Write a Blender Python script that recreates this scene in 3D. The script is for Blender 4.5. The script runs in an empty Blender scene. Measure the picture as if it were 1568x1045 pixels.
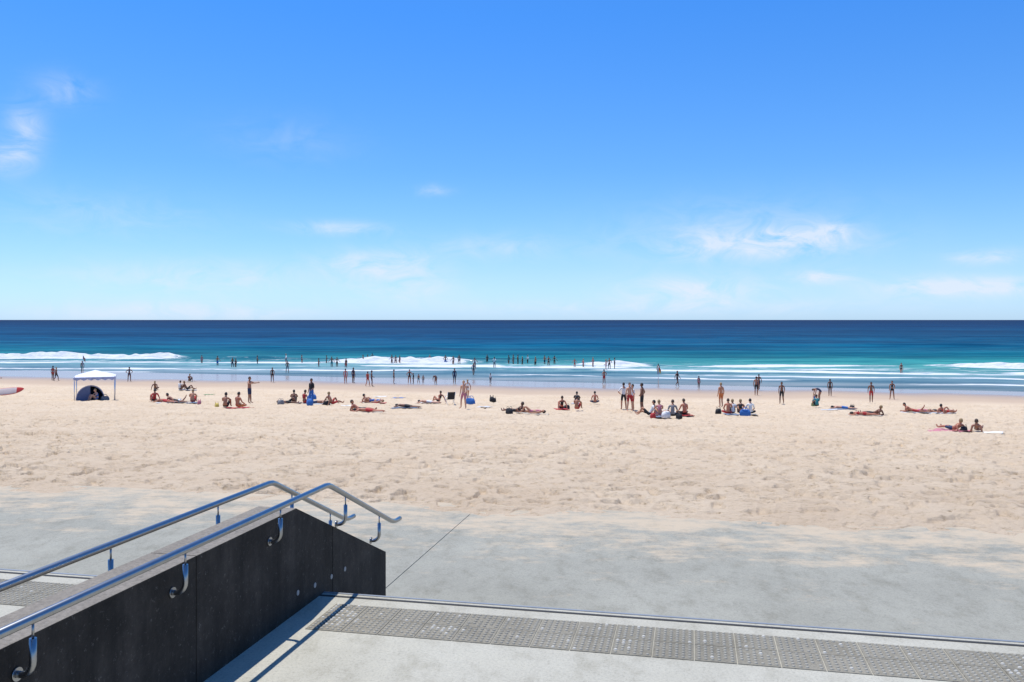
import bpy, bmesh, math, random
import numpy as np
from mathutils import Vector, Matrix
random.seed(7)
sc = bpy.context.scene
R = math.radians
F = 1300.0; CAMZ = 2.6; SEA = -4.7
TH = math.atan(275/1300.0)
ST, CT = math.sin(TH), math.cos(TH)
def W(p, s, z=0.0):
    return Vector((CT*p+ST*s, -ST*p+CT*s, z))
def PS(x, y):
    return CT*x-ST*y, ST*x+CT*y
PROF_S = [12.6, 14.1, 15.0, 17.5, 30, 60, 78, 97, 135, 400]
PROF_Z = [-0.81, -0.70, -0.645, -0.74, -1.55, -3.5, -4.36, -4.70, -5.1, -9]
def gz(p, s):
    return np.interp(s, PROF_S, PROF_Z) - 0.001*np.clip(p,-80,80)*np.clip((s-60)/30.0, 0, 1)
def locate(u, v):
    """where the camera ray through image pixel u, v meets the beach"""
    k = (u-784)/F; t = (v-490)/F
    lo, hi = 13.0, 600.0
    for i in range(50):
        y = (lo+hi)/2
        p, s = PS(k*y, y)
        z = max(float(gz(p, s)), SEA)
        if CAMZ-z-t*y > 0: lo = y
        else: hi = y
    y = lo
    p, s = PS(k*y, y)
    g = float(gz(p, s))
    return k*y, y, g, p, s

# ---------------- noise ----------------
def vnoise(x, y, seed=0):
    xi = np.floor(x).astype(np.int64); yi = np.floor(y).astype(np.int64)
    fx = x-xi; fy = y-yi
    fx = fx*fx*(3-2*fx); fy = fy*fy*(3-2*fy)
    def h(a, b):
        n = (a*374761393 + b*668265263 + seed*1442695041) & 0xffffffff
        n = ((n ^ (n >> 13))*1274126177) & 0xffffffff
        n = (n ^ (n >> 16)) & 0xffffffff
        return n/4294967295.0
    return (h(xi, yi)*(1-fx)+h(xi+1, yi)*fx)*(1-fy)+(h(xi, yi+1)*(1-fx)+h(xi+1, yi+1)*fx)*fy
def fbm(x, y, seed, o=4):
    r = 0; a = .5; t = 0
    for i in range(o): r = r+a*vnoise(x*2**i, y*2**i, seed+i); t += a; a *= .6
    return r/t
def sstep(a, b, x):
    t = np.clip((x-a)/(b-a), 0, 1); return t*t*(3-2*t)

# ---------------- material helpers ----------------
def newmat(name):
    m = bpy.data.materials.new(name); m.use_nodes = True
    nt = m.node_tree; b = nt.nodes['Principled BSDF']
    return m, nt, b
def simple(name, col, rough=0.6, metal=0.0, var=0.12, scale=8.0, bump=0.0):
    m, nt, b = newmat(name)
    b.inputs['Roughness'].default_value = rough
    b.inputs['Metallic'].default_value = metal
    tc = nt.nodes.new('ShaderNodeTexCoord')
    n = nt.nodes.new('ShaderNodeTexNoise'); n.inputs['Scale'].default_value = scale; n.inputs['Detail'].default_value = 5
    nt.links.new(tc.outputs['Object'], n.inputs['Vector'])
    mx = nt.nodes.new('ShaderNodeMix'); mx.data_type = 'RGBA'
    mx.inputs[6].default_value = (*[c*(1-var) for c in col], 1)
    mx.inputs[7].default_value = (*[min(1, c*(1+var)) for c in col], 1)
    nt.links.new(n.outputs['Fac'], mx.inputs[0])
    nt.links.new(mx.outputs[2], b.inputs['Base Color'])
    if bump:
        bp = nt.nodes.new('ShaderNodeBump'); bp.inputs['Strength'].default_value = bump; bp.inputs['Distance'].default_value = 0.01
        nt.links.new(n.outputs['Fac'], bp.inputs['Height']); nt.links.new(bp.outputs[0], b.inputs['Normal'])
    return m
_mc = {}
def cloth(col):
    k = tuple(round(c, 3) for c in col)
    if k not in _mc: _mc[k] = simple('cloth_%d' % len(_mc), col, 0.8, 0, 0.1, 12)
    return _mc[k]

def link(o):
    sc.collection.objects.link(o); return o
def mkobj(name, verts, faces, mats, smooth=False, midx=None, parent=None):
    me = bpy.data.meshes.new(name); me.from_pydata([tuple(v) for v in verts], [], faces)
    for m in (mats if isinstance(mats, (list, tuple)) else [mats]): me.materials.append(m)
    if midx is not None: me.polygons.foreach_set('material_index', midx)
    if smooth: me.polygons.foreach_set('use_smooth', [True]*len(me.polygons))
    me.validate(); me.update()
    o = link(bpy.data.objects.new(name, me))
    if parent: o.parent = parent
    return o
def empty(name, loc=(0, 0, 0), rz=0):
    e = bpy.data.objects.new(name, None); e.location = loc; e.rotation_euler = (0, 0, rz); e.empty_display_size = .2
    return link(e)
def grid_mesh(name, X, Y, Z, mat, attrs=None, cols=None):
    nr, nc = X.shape
    co = np.stack([X, Y, Z], -1).reshape(-1, 3).astype(np.float32)
    idx = np.arange(nr*nc).reshape(nr, nc)
    q = np.stack([idx[:-1, :-1], idx[:-1, 1:], idx[1:, 1:], idx[1:, :-1]], -1).reshape(-1, 4).astype(np.int32)
    me = bpy.data.meshes.new(name)
    me.vertices.add(len(co)); me.vertices.foreach_set('co', co.ravel())
    me.loops.add(q.size); me.loops.foreach_set('vertex_index', q.ravel())
    me.polygons.add(len(q)); me.polygons.foreach_set('loop_start', np.arange(0, q.size, 4, dtype=np.int32))
    me.polygons.foreach_set('loop_total', np.full(len(q), 4, dtype=np.int32))
    me.polygons.foreach_set('use_smooth', np.ones(len(q), dtype=bool))
    me.update(calc_edges=True)
    for k, a in (attrs or {}).items():
        at = me.attributes.new(k, 'FLOAT', 'POINT'); at.data.foreach_set('value', a.reshape(-1).astype(np.float32))
    for k, a in (cols or {}).items():
        at = me.attributes.new(k, 'FLOAT_COLOR', 'POINT'); at.data.foreach_set('color', a.reshape(-1, 4).astype(np.float32).ravel())
    me.materials.append(mat)
    return link(bpy.data.objects.new(name, me))

class Geo:
    def __init__(s): s.v = []; s.f = []; s.m = []
    def add(s, vs, fs, mi=0):
        o = len(s.v); s.v += [Vector(v) for v in vs]; s.f += [tuple(i+o for i in f) for f in fs]; s.m += [mi]*len(fs)
    def tube(s, pts, rad, seg=12, mi=0, cap=True):
        pts = [Vector(p) for p in pts]; n = len(pts)
        if not hasattr(rad, '__len__'): rad = [rad]*n
        rings = []; prev = None
        for i, p in enumerate(pts):
            d = (pts[min(i+1, n-1)]-pts[max(i-1, 0)]).normalized()
            if prev is None:
                a = Vector((0, 0, 1)) if abs(d.z) < .9 else Vector((1, 0, 0))
                x = d.cross(a).normalized()
            else:
                x = (prev-d*prev.dot(d)).normalized()
            prev = x; y = d.cross(x)
            rings.append([p+(x*math.cos(2*math.pi*k/seg)+y*math.sin(2*math.pi*k/seg))*rad[i] for k in range(seg)])
        vs = [q for r in rings for q in r]
        fs = [(i*seg+k, i*seg+(k+1) % seg, (i+1)*seg+(k+1) % seg, (i+1)*seg+k) for i in range(n-1) for k in range(seg)]
        if cap: fs += [tuple(range(seg))[::-1], tuple((n-1)*seg+k for k in range(seg))]
        s.add(vs, fs, mi)
    def ell(s, c, r, M=None, seg=12, ring=8, mi=0):
        c = Vector(c); vs = []; fs = []
        M = M or Matrix.Identity(3)
        for i in range(1, ring):
            a = math.pi*i/ring
            for k in range(seg):
                b = 2*math.pi*k/seg
                vs.append(c+M@Vector((r[0]*math.sin(a)*math.cos(b), r[1]*math.sin(a)*math.sin(b), r[2]*math.cos(a))))
        t = len(vs); vs.append(c+M@Vector((0, 0, r[2]))); vs.append(c+M@Vector((0, 0, -r[2])))
        for i in range(ring-2):
            for k in range(seg): fs.append((i*seg+k, (i+1)*seg+k, (i+1)*seg+(k+1) % seg, i*seg+(k+1) % seg))
        for k in range(seg):
            fs.append((t, k, (k+1) % seg)); fs.append((t+1, (ring-2)*seg+(k+1) % seg, (ring-2)*seg+k))
        s.add(vs, fs, mi)
    def box(s, lo, hi, mi=0, fn=None):
        vs = [(x, y, z) for z in (lo[2], hi[2]) for y in (lo[1], hi[1]) for x in (lo[0], hi[0])]
        if fn: vs = [fn(*v) for v in vs]
        s.add(vs, [(0, 2, 3, 1), (4, 5, 7, 6), (0, 1, 5, 4), (2, 6, 7, 3), (0, 4, 6, 2), (1, 3, 7, 5)], mi)
    def obj(s, name, mats, smooth=False, parent=None):
        return mkobj(name, s.v, s.f, mats, smooth, s.m, parent)

# ---------------- camera ----------------
cd = bpy.data.cameras.new('camera'); cam = link(bpy.data.objects.new('camera', cd))
cam.location = (0, 0, CAMZ); cam.rotation_euler = (R(90), 0, 0)
cd.sensor_width = 36; cd.lens = 36*F/1568; cd.shift_y = -32.5/1568; cd.clip_end = 90000; cd.clip_start = .05
sc.camera = cam

# ---------------- sun & sky ----------------
sundir = (W(-0.235, 0.14, 0)+Vector((0, 0, 1))).normalized()
sd = bpy.data.lights.new('sun', 'SUN'); sun = link(bpy.data.objects.new('sun', sd))
sd.energy = 4.9; sd.angle = R(.5); sd.color = (1, .96, .89)
sun.rotation_euler = sundir.to_track_quat('Z', 'Y').to_euler(); sun.location = (0, 0, 30)
w = bpy.data.worlds.new('World'); sc.world = w; w.use_nodes = True
nt = w.node_tree; N = nt.nodes; L = nt.links
bg = N['Background']
sky = N.new('ShaderNodeTexSky'); sky.sky_type = 'NISHITA'; sky.sun_disc = False
sky.sun_elevation = math.asin(sundir.z); sky.sun_rotation = math.atan2(sundir.x, sundir.y)
sky.air_density = 1.0; sky.dust_density = .3; sky.ozone_density = 3.0; sky.altitude = 0
bg.inputs[1].default_value = .12
tc = N.new('ShaderNodeTexCoord')
sep = N.new('ShaderNodeSeparateXYZ'); L.new(tc.outputs['Generated'], sep.inputs[0])
def M_(op, a, b=None, nt=nt):
    n = nt.nodes.new('ShaderNodeMath'); n.operation = op
    for i, q in enumerate((a, b)):
        if q is None: continue
        if isinstance(q, (int, float)): n.inputs[i].default_value = q
        else: nt.links.new(q, n.inputs[i])
    return n.outputs[0]
az = M_('ARCTAN2', sep.outputs[0], sep.outputs[1]); el = M_('ARCSINE', sep.outputs[2])
comb = N.new('ShaderNodeCombineXYZ'); L.new(az, comb.inputs[0]); L.new(el, comb.inputs[1])
ramp = N.new('ShaderNodeValToRGB'); L.new(M_('MULTIPLY', el, 1/1.5708), ramp.inputs[0])
cr = ramp.color_ramp
stops = [(0, (.76, 1.12, 1.88)), (.033, (.74, 1.02, 1.55)), (.11, (.50, .92, 1.40)), (.22, (.34, .90, 1.58)), (1, (.55, .95, 1.35))]
cr.elements[0].position = 0; cr.elements[0].color = (*[c/2 for c in stops[0][1]], 1)
cr.elements[1].position = 1; cr.elements[1].color = (*[c/2 for c in stops[-1][1]], 1)
for p_, c_ in stops[1:-1]:
    e_ = cr.elements.new(p_); e_.color = (*[c/2 for c in c_], 1)
tint = N.new('ShaderNodeVectorMath'); tint.operation = 'MULTIPLY'
L.new(sky.outputs[0], tint.inputs[0]); L.new(ramp.outputs[0], tint.inputs[1])
tint2 = N.new('ShaderNodeVectorMath'); tint2.operation = 'SCALE'; tint2.inputs['Scale'].default_value = 2.0; L.new(tint.outputs[0], tint2.inputs[0])
clouds = [
 (1155, 375, 130, 22, .95), (1215, 362, 55, 17, .7), (1060, 445, 100, 20, .95), (1262, 424, 42, 10, 1.0), (1430, 440, 80, 14, 1.0), (1550, 440, 50, 12, .9),
 (1508, 395, 40, 10, .8), (1285, 354, 18, 12, .6), (580, 405, 80, 20, .85), (520, 350, 70, 10, .55), (300, 425, 150, 22, .6), (270, 478, 160, 14, .8),
 (38, 200, 22, 34, .55), (8, 240, 26, 20, .6), (100, 138, 34, 20, .35), (150, 330, 130, 30, .22), (440, 215, 90, 30, .14), (665, 292, 25, 8, .4), (620, 440, 80, 22, .6), (1000, 470, 300, 12, .5), (760, 380, 110, 18, .35), (1120, 350, 160, 40, .25)]
n1 = N.new('ShaderNodeTexNoise'); n1.inputs['Scale'].default_value = 19; n1.inputs['Detail'].default_value = 9; n1.inputs['Roughness'].default_value = .62; n1.inputs['Distortion'].default_value = .8
mp = N.new('ShaderNodeMapping'); mp.inputs['Scale'].default_value = (1, 2.0, 1); mp.inputs['Rotation'].default_value = (0, 0, .2); L.new(comb.outputs[0], mp.inputs[0]); L.new(mp.outputs[0], n1.inputs['Vector'])
tot = None
for (u, v, hu, hv, wt) in clouds:
    a0 = math.atan((u-784)/F); e0 = math.atan((490-v)/math.hypot(F, u-784))
    ax = (M_('MULTIPLY', M_('SUBTRACT', az, a0), 1/(hu/F)))
    ey = (M_('MULTIPLY', M_('SUBTRACT', el, e0), 1/(hv/F)))
    r2 = M_('ADD', M_('MULTIPLY', ax, ax), M_('MULTIPLY', ey, ey))
    g = M_('MULTIPLY', M_('EXPONENT', M_('MULTIPLY', r2, -1.0)), wt)
    tot = g if tot is None else M_('ADD', tot, g)
mr = N.new('ShaderNodeMapRange'); mr.inputs[1].default_value = .34; mr.inputs[2].default_value = .64; mr.clamp = True; L.new(n1.outputs['Fac'], mr.inputs[0])
cf = M_('MINIMUM', M_('MULTIPLY', tot, mr.outputs[0]), .8)
cm = N.new('ShaderNodeMix'); cm.data_type = 'RGBA'; cm.inputs[7].default_value = (6.6, 7.2, 8.2, 1)
L.new(cf, cm.inputs[0]); L.new(tint2.outputs[0], cm.inputs[6]); L.new(cm.outputs[2], bg.inputs[0])

# ---------------- beach sand ----------------
rows = [12.6]
while rows[-1] < 150: rows.append(rows[-1]*1.0042)
q = np.concatenate([np.linspace(-6, -1.0, 40)[:-1], np.linspace(-1.0, .62, 1000), np.linspace(.62, 6, 40)[1:]])
S, Q = np.meshgrid(np.array(rows), q, indexing='ij'); P = Q*S
Zs = gz(P, S)
dry = 1-np.clip((S-72)/8, 0, 1)
amp = dry*np.clip((S-13.3)/2.0, .10, 1)
wp = P+.4*vnoise(P/.6, S/.6, 14); ws = S+.4*vnoise(P/.6, S/.6, 15)
hn = 0.05*(vnoise(P/1.6, S/1.6, 1)-.5)+0.10*(vnoise(P/5, S/5, 2)-.5)
patch = .45+1.1*vnoise(P/3.5, S/2.2, 18)
hn += patch*.060*(vnoise(wp/.36, ws/.32, 3)-.5)
pit = sstep(.62, .74, vnoise(wp/.25, ws/.21, 4))
pit2 = sstep(.72, .82, vnoise(wp/.6, ws/.40, 9))
hn += -patch*.085*pit-.085*pit2+patch*.045*(vnoise(P/.13, S/.11, 5)-.5)
Zs = Zs+hn*amp
Zs += .11*(fbm(P/1.6, S/1.3, 60, 5)-.5)*np.clip(1-np.abs(S-14.3)/1.7, 0, 1)
Zs += dry*.025*np.sin(S*2.2+3*vnoise(P/9, S/3, 11))*np.clip(vnoise(P/8, S/2.5, 12)-.4, 0, 1)*np.clip((S-15)/3, 0, 1)
jit = 4*(vnoise(P/14, S*0, 6)-.5)+2*(vnoise(P/4, S*0, 7)-.5)
damp = np.clip((S-75-jit)/5.0, 0, 1)
wet = np.clip((S-82-jit*1.3+2.5*(fbm(P/8, S/3, 66, 3)-.5))/9.0, 0, 1)
X = CT*P+ST*S; Y = -ST*P+CT*S
m, nt2, b = newmat('beach_sand'); NN = nt2.nodes; LL = nt2.links
t2 = NN.new('ShaderNodeTexCoord')
def nz(scale, detail=6, rough=.6, mapping=None, N_=None, L_=None, src=None):
    n = N_.new('ShaderNodeTexNoise'); n.inputs['Scale'].default_value = scale; n.inputs['Detail'].default_value = detail; n.inputs['Roughness'].default_value = rough
    if mapping:
        mp = N_.new('ShaderNodeMapping'); mp.inputs['Rotation'].default_value = (0, 0, TH); mp.inputs['Scale'].default_value = mapping
        L_.new(src, mp.inputs[0]); L_.new(mp.outputs[0], n.inputs['Vector'])
    else: L_.new(src, n.inputs['Vector'])
    return n.outputs['Fac']
def rampn(N_, L_, src, stops):
    r = N_.new('ShaderNodeValToRGB'); L_.new(src, r.inputs[0]); e = r.color_ramp.elements
    e[0].position, e[0].color = stops[0][0], (*stops[0][1], 1)
    e[1].position, e[1].color = stops[-1][0], (*stops[-1][1], 1)
    for p_, c_ in stops[1:-1]:
        x = e.new(p_); x.color = (*c_, 1)
    return r.outputs[0]
def mixn(N_, L_, fac, a, b_, mode='MIX'):
    x = N_.new('ShaderNodeMix'); x.data_type = 'RGBA'; x.blend_type = mode
    for i, q_ in ((0, fac), (6, a), (7, b_)):
        if isinstance(q_, (int, float)): x.inputs[i].default_value = q_
        elif isinstance(q_, tuple): x.inputs[i].default_value = (*q_, 1)
        else: L_.new(q_, x.inputs[i])
    return x.outputs[2]
ob = t2.outputs['Object']
big = nz(.35, 6, .65, None, NN, LL, ob)
med = nz(6.0, 8, .7, (1, 1.3, 1), NN, LL, ob)
fine = nz(60, 4, .7, None, NN, LL, ob)
c1 = rampn(NN, LL, big, [(.3, (.62, .48, .335)), (.7, (.70, .565, .41))])
c2 = mixn(NN, LL, 1.0, c1, rampn(NN, LL, med, [(.30, (.50, .45, .39)), (.40, (.90, .88, .85)), (.48, (1, 1, 1)), (.8, (1.0, 1.0, 1.0))]), 'MULTIPLY')  # dark flecks in the noise hollows: footprint shade painted into the sand colour
c3 = mixn(NN, LL, .25, c2, rampn(NN, LL, fine, [(.3, (.6, .6, .6)), (.6, (1, 1, 1))]), 'MULTIPLY')
aw = NN.new('ShaderNodeAttribute'); aw.attribute_name = 'wet'
ad = NN.new('ShaderNodeAttribute'); ad.attribute_name = 'damp'
c4 = mixn(NN, LL, ad.outputs['Fac'], c3, (.47, .355, .255))
c4 = mixn(NN, LL, aw.outputs['Fac'], c4, (.33, .245, .18))
LL.new(c4, b.inputs['Base Color'])
mrr = NN.new('ShaderNodeMapRange'); mrr.inputs[3].default_value = .95; mrr.inputs[4].default_value = .20; LL.new(aw.outputs['Fac'], mrr.inputs[0]); LL.new(mrr.outputs[0], b.inputs['Roughness'])
ms = NN.new('ShaderNodeMapRange'); ms.inputs[3].default_value = .1; ms.inputs[4].default_value = .28; LL.new(aw.outputs['Fac'], ms.inputs[0]); LL.new(ms.outputs[0], b.inputs['Specular IOR Level'])
bp = NN.new('ShaderNodeBump'); bp.inputs['Distance'].default_value = .09
inv = NN.new('ShaderNodeMapRange'); inv.inputs[3].default_value = 1.0; inv.inputs[4].default_value = .01; LL.new(ad.outputs['Fac'], inv.inputs[0]); LL.new(inv.outputs[0], bp.inputs['Strength'])
LL.new(med, bp.inputs['Height'])
bp2 = NN.new('ShaderNodeBump'); bp2.inputs['Distance'].default_value = .012; LL.new(inv.outputs[0], bp2.inputs['Strength']); LL.new(fine, bp2.inputs['Height']); LL.new(bp.outputs[0], bp2.inputs['Normal'])
LL.new(bp2.outputs[0], b.inputs['Normal'])
grid_mesh('beach_sand', X, Y, Zs, m, {'wet': wet, 'damp': damp})

# ---------------- sea ----------------
rows = [84.0]
while rows[-1] < 420: rows.append(rows[-1]*1.0028)
while rows[-1] < 40000: rows.append(rows[-1]*1.05)
q = np.concatenate([np.linspace(-8, -1.0, 40)[:-1], np.linspace(-1.0, .6, 800), np.linspace(.6, 8, 40)[1:]])
S, Q = np.meshgrid(np.array(rows), q, indexing='ij'); P = Q*S
near = np.clip((S-100)/40, 0, 1)*np.clip((900-S)/500, 0, 1)
Zw = near*(.34*(vnoise(P/30, S/9, 21)-.5)+.14*(vnoise(P/7, S/3, 22)-.5))
foam = np.zeros_like(S)
fb = fbm(P/2.6, S/1.1, 200, 4)
def sea_ps(u, v):
    y = (CAMZ-SEA)*F/(v-490); return PS((u-784)/F*y, y)
brk = [(-300, 300, 548, 549, 1.1, 2.2, 3.2), (478, 750, 556, 557, 1.15, 2.2, 3.4), (862, 1020, 559, 560, .85, 2.0, 2.6), (1390, 1800, 560, 566, .85, 2.2, 3.0)]
for (u0, u1, v0, v1, h, wd, tr) in brk:
    p0, s0 = sea_ps(u0, v0); p1, s1 = sea_ps(u1, v1)
    t = np.clip((P-p0)/(p1-p0), 0, 1); sc_ = s0+(s1-s0)*t+3.0*(vnoise(P/11, P*0, 31)-.5)
    ends = np.clip((P-p0)/9, 0, 1)*np.clip((p1-P)/7, 0, 1)
    hv = h*(.10+1.15*vnoise(P/8, P*0+.5, int(abs(u0))+5)+.45*(vnoise(P/1.5, S/.8, 17)-.2))
    d = S-sc_
    prof = np.where(d < 0, np.exp(-(d/(wd*.5))**2), np.exp(-(d/(wd*1.6))**2))
    Zw += ends*hv*prof
    f = np.where(d > 0, np.exp(-(d/.9)**2), np.exp(-(d/tr)**2))
    foam = np.maximum(foam, sstep(.18, .78, ends**.6*f*(.40+1.25*fb)))
for (u0, u1, v0, v1, h, wd) in [(-400, 700, 532, 534, .5, 5), (600, 1900, 528, 532, .65, 5), (300, 1900, 540, 544, .55, 4), (1000, 1450, 552, 553, .6, 3), (280, 490, 547, 549, .6, 3), (730, 880, 555, 556, .6, 3)]:
    p0, s0 = sea_ps(u0, v0); p1, s1 = sea_ps(u1, v1)
    t = np.clip((P-p0)/(p1-p0), 0, 1); d = S-(s0+(s1-s0)*t+6*(vnoise(P/30, P*0, 35+int(v0))-.5))
    Zw += h*np.clip((P-p0)/15, 0, 1)*np.clip((p1-P)/15, 0, 1)*np.exp(-(d/wd)**2)*(.4+.9*vnoise(P/18, P*0, int(v0)))
lines = [(-300, 540, 554, 557, 1.3, 2.3), (-300, 780, 563, 568, 1.15, 1.4), (480, 1010, 561, 564, 1.15, 2.0), (860, 1800, 566, 577, 1.3, 1.8), (1010, 1420, 560, 562, 1.25, 2.3),
         (950, 1800, 574, 585, 1.1, 1.2), (1250, 1800, 587, 596, 1.0, .9), (1480, 1800, 572, 574, 1.1, 1.5), (700, 1300, 573, 586, .95, .8), (740, 870, 557, 557, .8, 1.2), (-200, 300, 567, 570, .85, .9), (1150, 1400, 566, 567, 1.0, 1.4), (-300, 200, 552, 553, .8, 2.0)]
for i, (u0, u1, v0, v1, st, wd) in enumerate(lines):
    p0, s0 = sea_ps(u0, v0); p1, s1 = sea_ps(u1, v1)
    t = np.clip((P-p0)/(p1-p0), 0, 1)
    c = s0+(s1-s0)*t+4*(vnoise(P/16, P*0, 50+i)-.5)+1.2*(vnoise(P/4, P*0, 70+i)-.5)
    ends = np.clip((P-p0)/10, 0, 1)*np.clip((p1-P)/10, 0, 1)
    d = S-c; w2 = np.where(d > 0, wd*2.2, wd*.7)
    foam = np.maximum(foam, .92*sstep(.22, .80, ends*st*np.exp(-(d/w2)**2)*(.40+.6*vnoise(P/9, P*0, 90+i)+1.1*(fb-.35))))
foam = np.maximum(foam, .65*sstep(.54, .70, fbm(P/3.5, S/.9, 300, 4))*np.clip(1-np.abs(S-134)/28, 0, 1))
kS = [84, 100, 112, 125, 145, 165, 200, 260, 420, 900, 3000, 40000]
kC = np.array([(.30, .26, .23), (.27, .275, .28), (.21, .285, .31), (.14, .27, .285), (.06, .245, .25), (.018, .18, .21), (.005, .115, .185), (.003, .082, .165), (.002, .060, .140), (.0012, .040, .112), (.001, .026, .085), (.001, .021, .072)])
wc = np.stack([np.interp(S, kS, kC[:, i]) for i in range(3)]+[np.ones_like(S)], -1)  # water depth tint plus reflected sky blue, both painted into the diffuse colour
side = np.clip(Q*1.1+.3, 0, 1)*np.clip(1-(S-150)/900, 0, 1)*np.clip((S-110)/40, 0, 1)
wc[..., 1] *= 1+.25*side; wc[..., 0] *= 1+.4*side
m, nt2, b = newmat('sea_water'); NN = nt2.nodes; LL = nt2.links; NN.remove(b)
t2 = NN.new('ShaderNodeTexCoord'); ob = t2.outputs['Object']
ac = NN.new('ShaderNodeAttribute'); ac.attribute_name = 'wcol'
af = NN.new('ShaderNodeAttribute'); af.attribute_name = 'foam'
st1 = nz(1, 5, .6, (.012, .05, 1), NN, LL, ob)
st2 = nz(1, 5, .6, (.05, .22, 1), NN, LL, ob)
st3 = nz(1, 5, .6, (.0022, .010, 1), NN, LL, ob)
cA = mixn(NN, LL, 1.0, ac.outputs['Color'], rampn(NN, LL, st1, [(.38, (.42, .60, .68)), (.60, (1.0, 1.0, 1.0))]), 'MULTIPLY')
cB = mixn(NN, LL, 1.0, cA, rampn(NN, LL, st2, [(.36, (.38, .56, .66)), (.60, (1.0, 1.0, 1.0))]), 'MULTIPLY')
cC = mixn(NN, LL, 1.0, cB, rampn(NN, LL, st3, [(.38, (.58, .68, .76)), (.6, (1.0, 1.0, 1.0))]), 'MULTIPLY')
cC = mixn(NN, LL, 1.0, cC, (1.35, 1.32, 1.28), 'MULTIPLY')
fn = nz(1, 6, .7, (.6, 2.0, 1), NN, LL, ob)
fa = M_('ADD', af.outputs['Fac'], M_('MULTIPLY', M_('SUBTRACT', fn, .5, nt2), .7, nt2), nt2)
fm = NN.new('ShaderNodeMapRange'); fm.inputs[1].default_value = .22; fm.inputs[2].default_value = .78; LL.new(fa, fm.inputs[0])
fcol = rampn(NN, LL, fn, [(.35, (.44, .49, .52)), (.58, (.68, .69, .69))])
cD = mixn(NN, LL, fm.outputs[0], cC, fcol)
rr = NN.new('ShaderNodeMapRange'); rr.inputs[3].default_value = .08; rr.inputs[4].default_value = .0; LL.new(fm.outputs[0], rr.inputs[0])
bp = NN.new('ShaderNodeBump'); bp.inputs['Distance'].default_value = .3; bp.inputs['Strength'].default_value = .5
hb = M_('ADD', nz(1, 6, .6, (.25, .7, 1), NN, LL, ob), M_('MULTIPLY', st2, 2.0, nt2), nt2)
hb = M_('ADD', hb, M_('MULTIPLY', M_('MULTIPLY', fn, fm.outputs[0], nt2), 1.2, nt2), nt2)
LL.new(hb, bp.inputs['Height'])
df = NN.new('ShaderNodeBsdfDiffuse'); LL.new(cD, df.inputs[0]); LL.new(bp.outputs[0], df.inputs['Normal'])
gl_ = NN.new('ShaderNodeBsdfGlossy'); gl_.inputs['Roughness'].default_value = .12; LL.new(bp.outputs[0], gl_.inputs['Normal'])
mxs = NN.new('ShaderNodeMixShader'); LL.new(rr.outputs[0], mxs.inputs[0]); LL.new(df.outputs[0], mxs.inputs[1]); LL.new(gl_.outputs[0], mxs.inputs[2])
LL.new(mxs.outputs[0], NN['Material Output'].inputs[0])
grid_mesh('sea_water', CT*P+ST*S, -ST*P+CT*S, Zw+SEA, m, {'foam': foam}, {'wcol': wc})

# ---------------- concrete ----------------
def concrete(name, lo, hi, stain=(.80, .79, .76), sandy=None, grain=.55):
    m, nt2, b = newmat(name); NN = nt2.nodes; LL = nt2.links
    t2 = NN.new('ShaderNodeTexCoord'); ob = t2.outputs['Object']
    big = nz(.55, 7, .6, None, NN, LL, ob); med = nz(3, 10, .78, (1, .6, 1), NN, LL, ob); fi = nz(45, 6, .88, None, NN, LL, ob)
    c = rampn(NN, LL, big, [(.35, lo), (.65, hi)])
    c = mixn(NN, LL, 1.0, c, rampn(NN, LL, med, [(.34, stain), (.5, (1, 1, 1)), (.66, (1.07, 1.07, 1.06))]), 'MULTIPLY')
    c = mixn(NN, LL, grain, c, rampn(NN, LL, fi, [(.34, (.25, .25, .25)), (.47, (.9, .9, .9)), (.65, (1.15, 1.15, 1.13))]), 'MULTIPLY')
    if sandy:
        mp = NN.new('ShaderNodeMapping'); mp.inputs['Rotation'].default_value = (0, 0, TH); LL.new(ob, mp.inputs[0])
        sx = NN.new('ShaderNodeSeparateXYZ'); LL.new(mp.outputs[0], sx.inputs[0])
        mr = NN.new('ShaderNodeMapRange'); mr.inputs[1].default_value = sandy[0]; mr.inputs[2].default_value = sandy[1]; mr.inputs[3].default_value = 0; mr.inputs[4].default_value = .24
        LL.new(sx.outputs[1], mr.inputs[0])
        n = nz(1.3, 10, .82, (.6, 1.2, 1), NN, LL, ob)
        f = M_('ADD', mr.outputs[0], n, nt2)
        m2 = NN.new('ShaderNodeMapRange'); m2.inputs[1].default_value = .61; m2.inputs[2].default_value = .76; m2.inputs[4].default_value = .75; LL.new(f, m2.inputs[0])
        c = mixn(NN, LL, m2.outputs[0], c, (.54, .43, .30))
    LL.new(c, b.inputs['Base Color']); b.inputs['Roughness'].default_value = .85
    b.inputs['Specular IOR Level'].default_value = .2
    bp = NN.new('ShaderNodeBump'); bp.inputs['Distance'].default_value = .006; bp.inputs['Strength'].default_value = .7
    LL.new(fi, bp.inputs['Height']); LL.new(bp.outputs[0], b.inputs['Normal'])
    return m
m_land = concrete('landing_concrete', (.41, .39, .32), (.475, .455, .38))
m_slab = concrete('promenade_concrete', (.285, .278, .232), (.33, .322, .27), sandy=(10.2, 14.4))
NOSE = 7.59
prof = [(-8, -1.0), (-8, 0), (NOSE-.012, 0), (NOSE, -.012), (NOSE, -.175), (NOSE+.38, -.175), (NOSE+.38, -.35), (NOSE+.76, -.35), (NOSE+.76, -.525), (NOSE+1.14, -.525), (NOSE+1.14, -1.0)]
vs = [W(p_, s_, z_) for p_ in (-60, 60) for s_, z_ in prof]; n = len(prof)
fs = [tuple(range(n)), tuple(range(2*n-1, n-1, -1))]+[(i, i+n, (i+1) % n+n, (i+1) % n) for i in range(n)]
mkobj('concrete_stairs', vs, fs, m_land)
es = [-60, -27.7, -15.7, -3.68, 8.3, 20.3, 60]
g = Geo()
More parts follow.
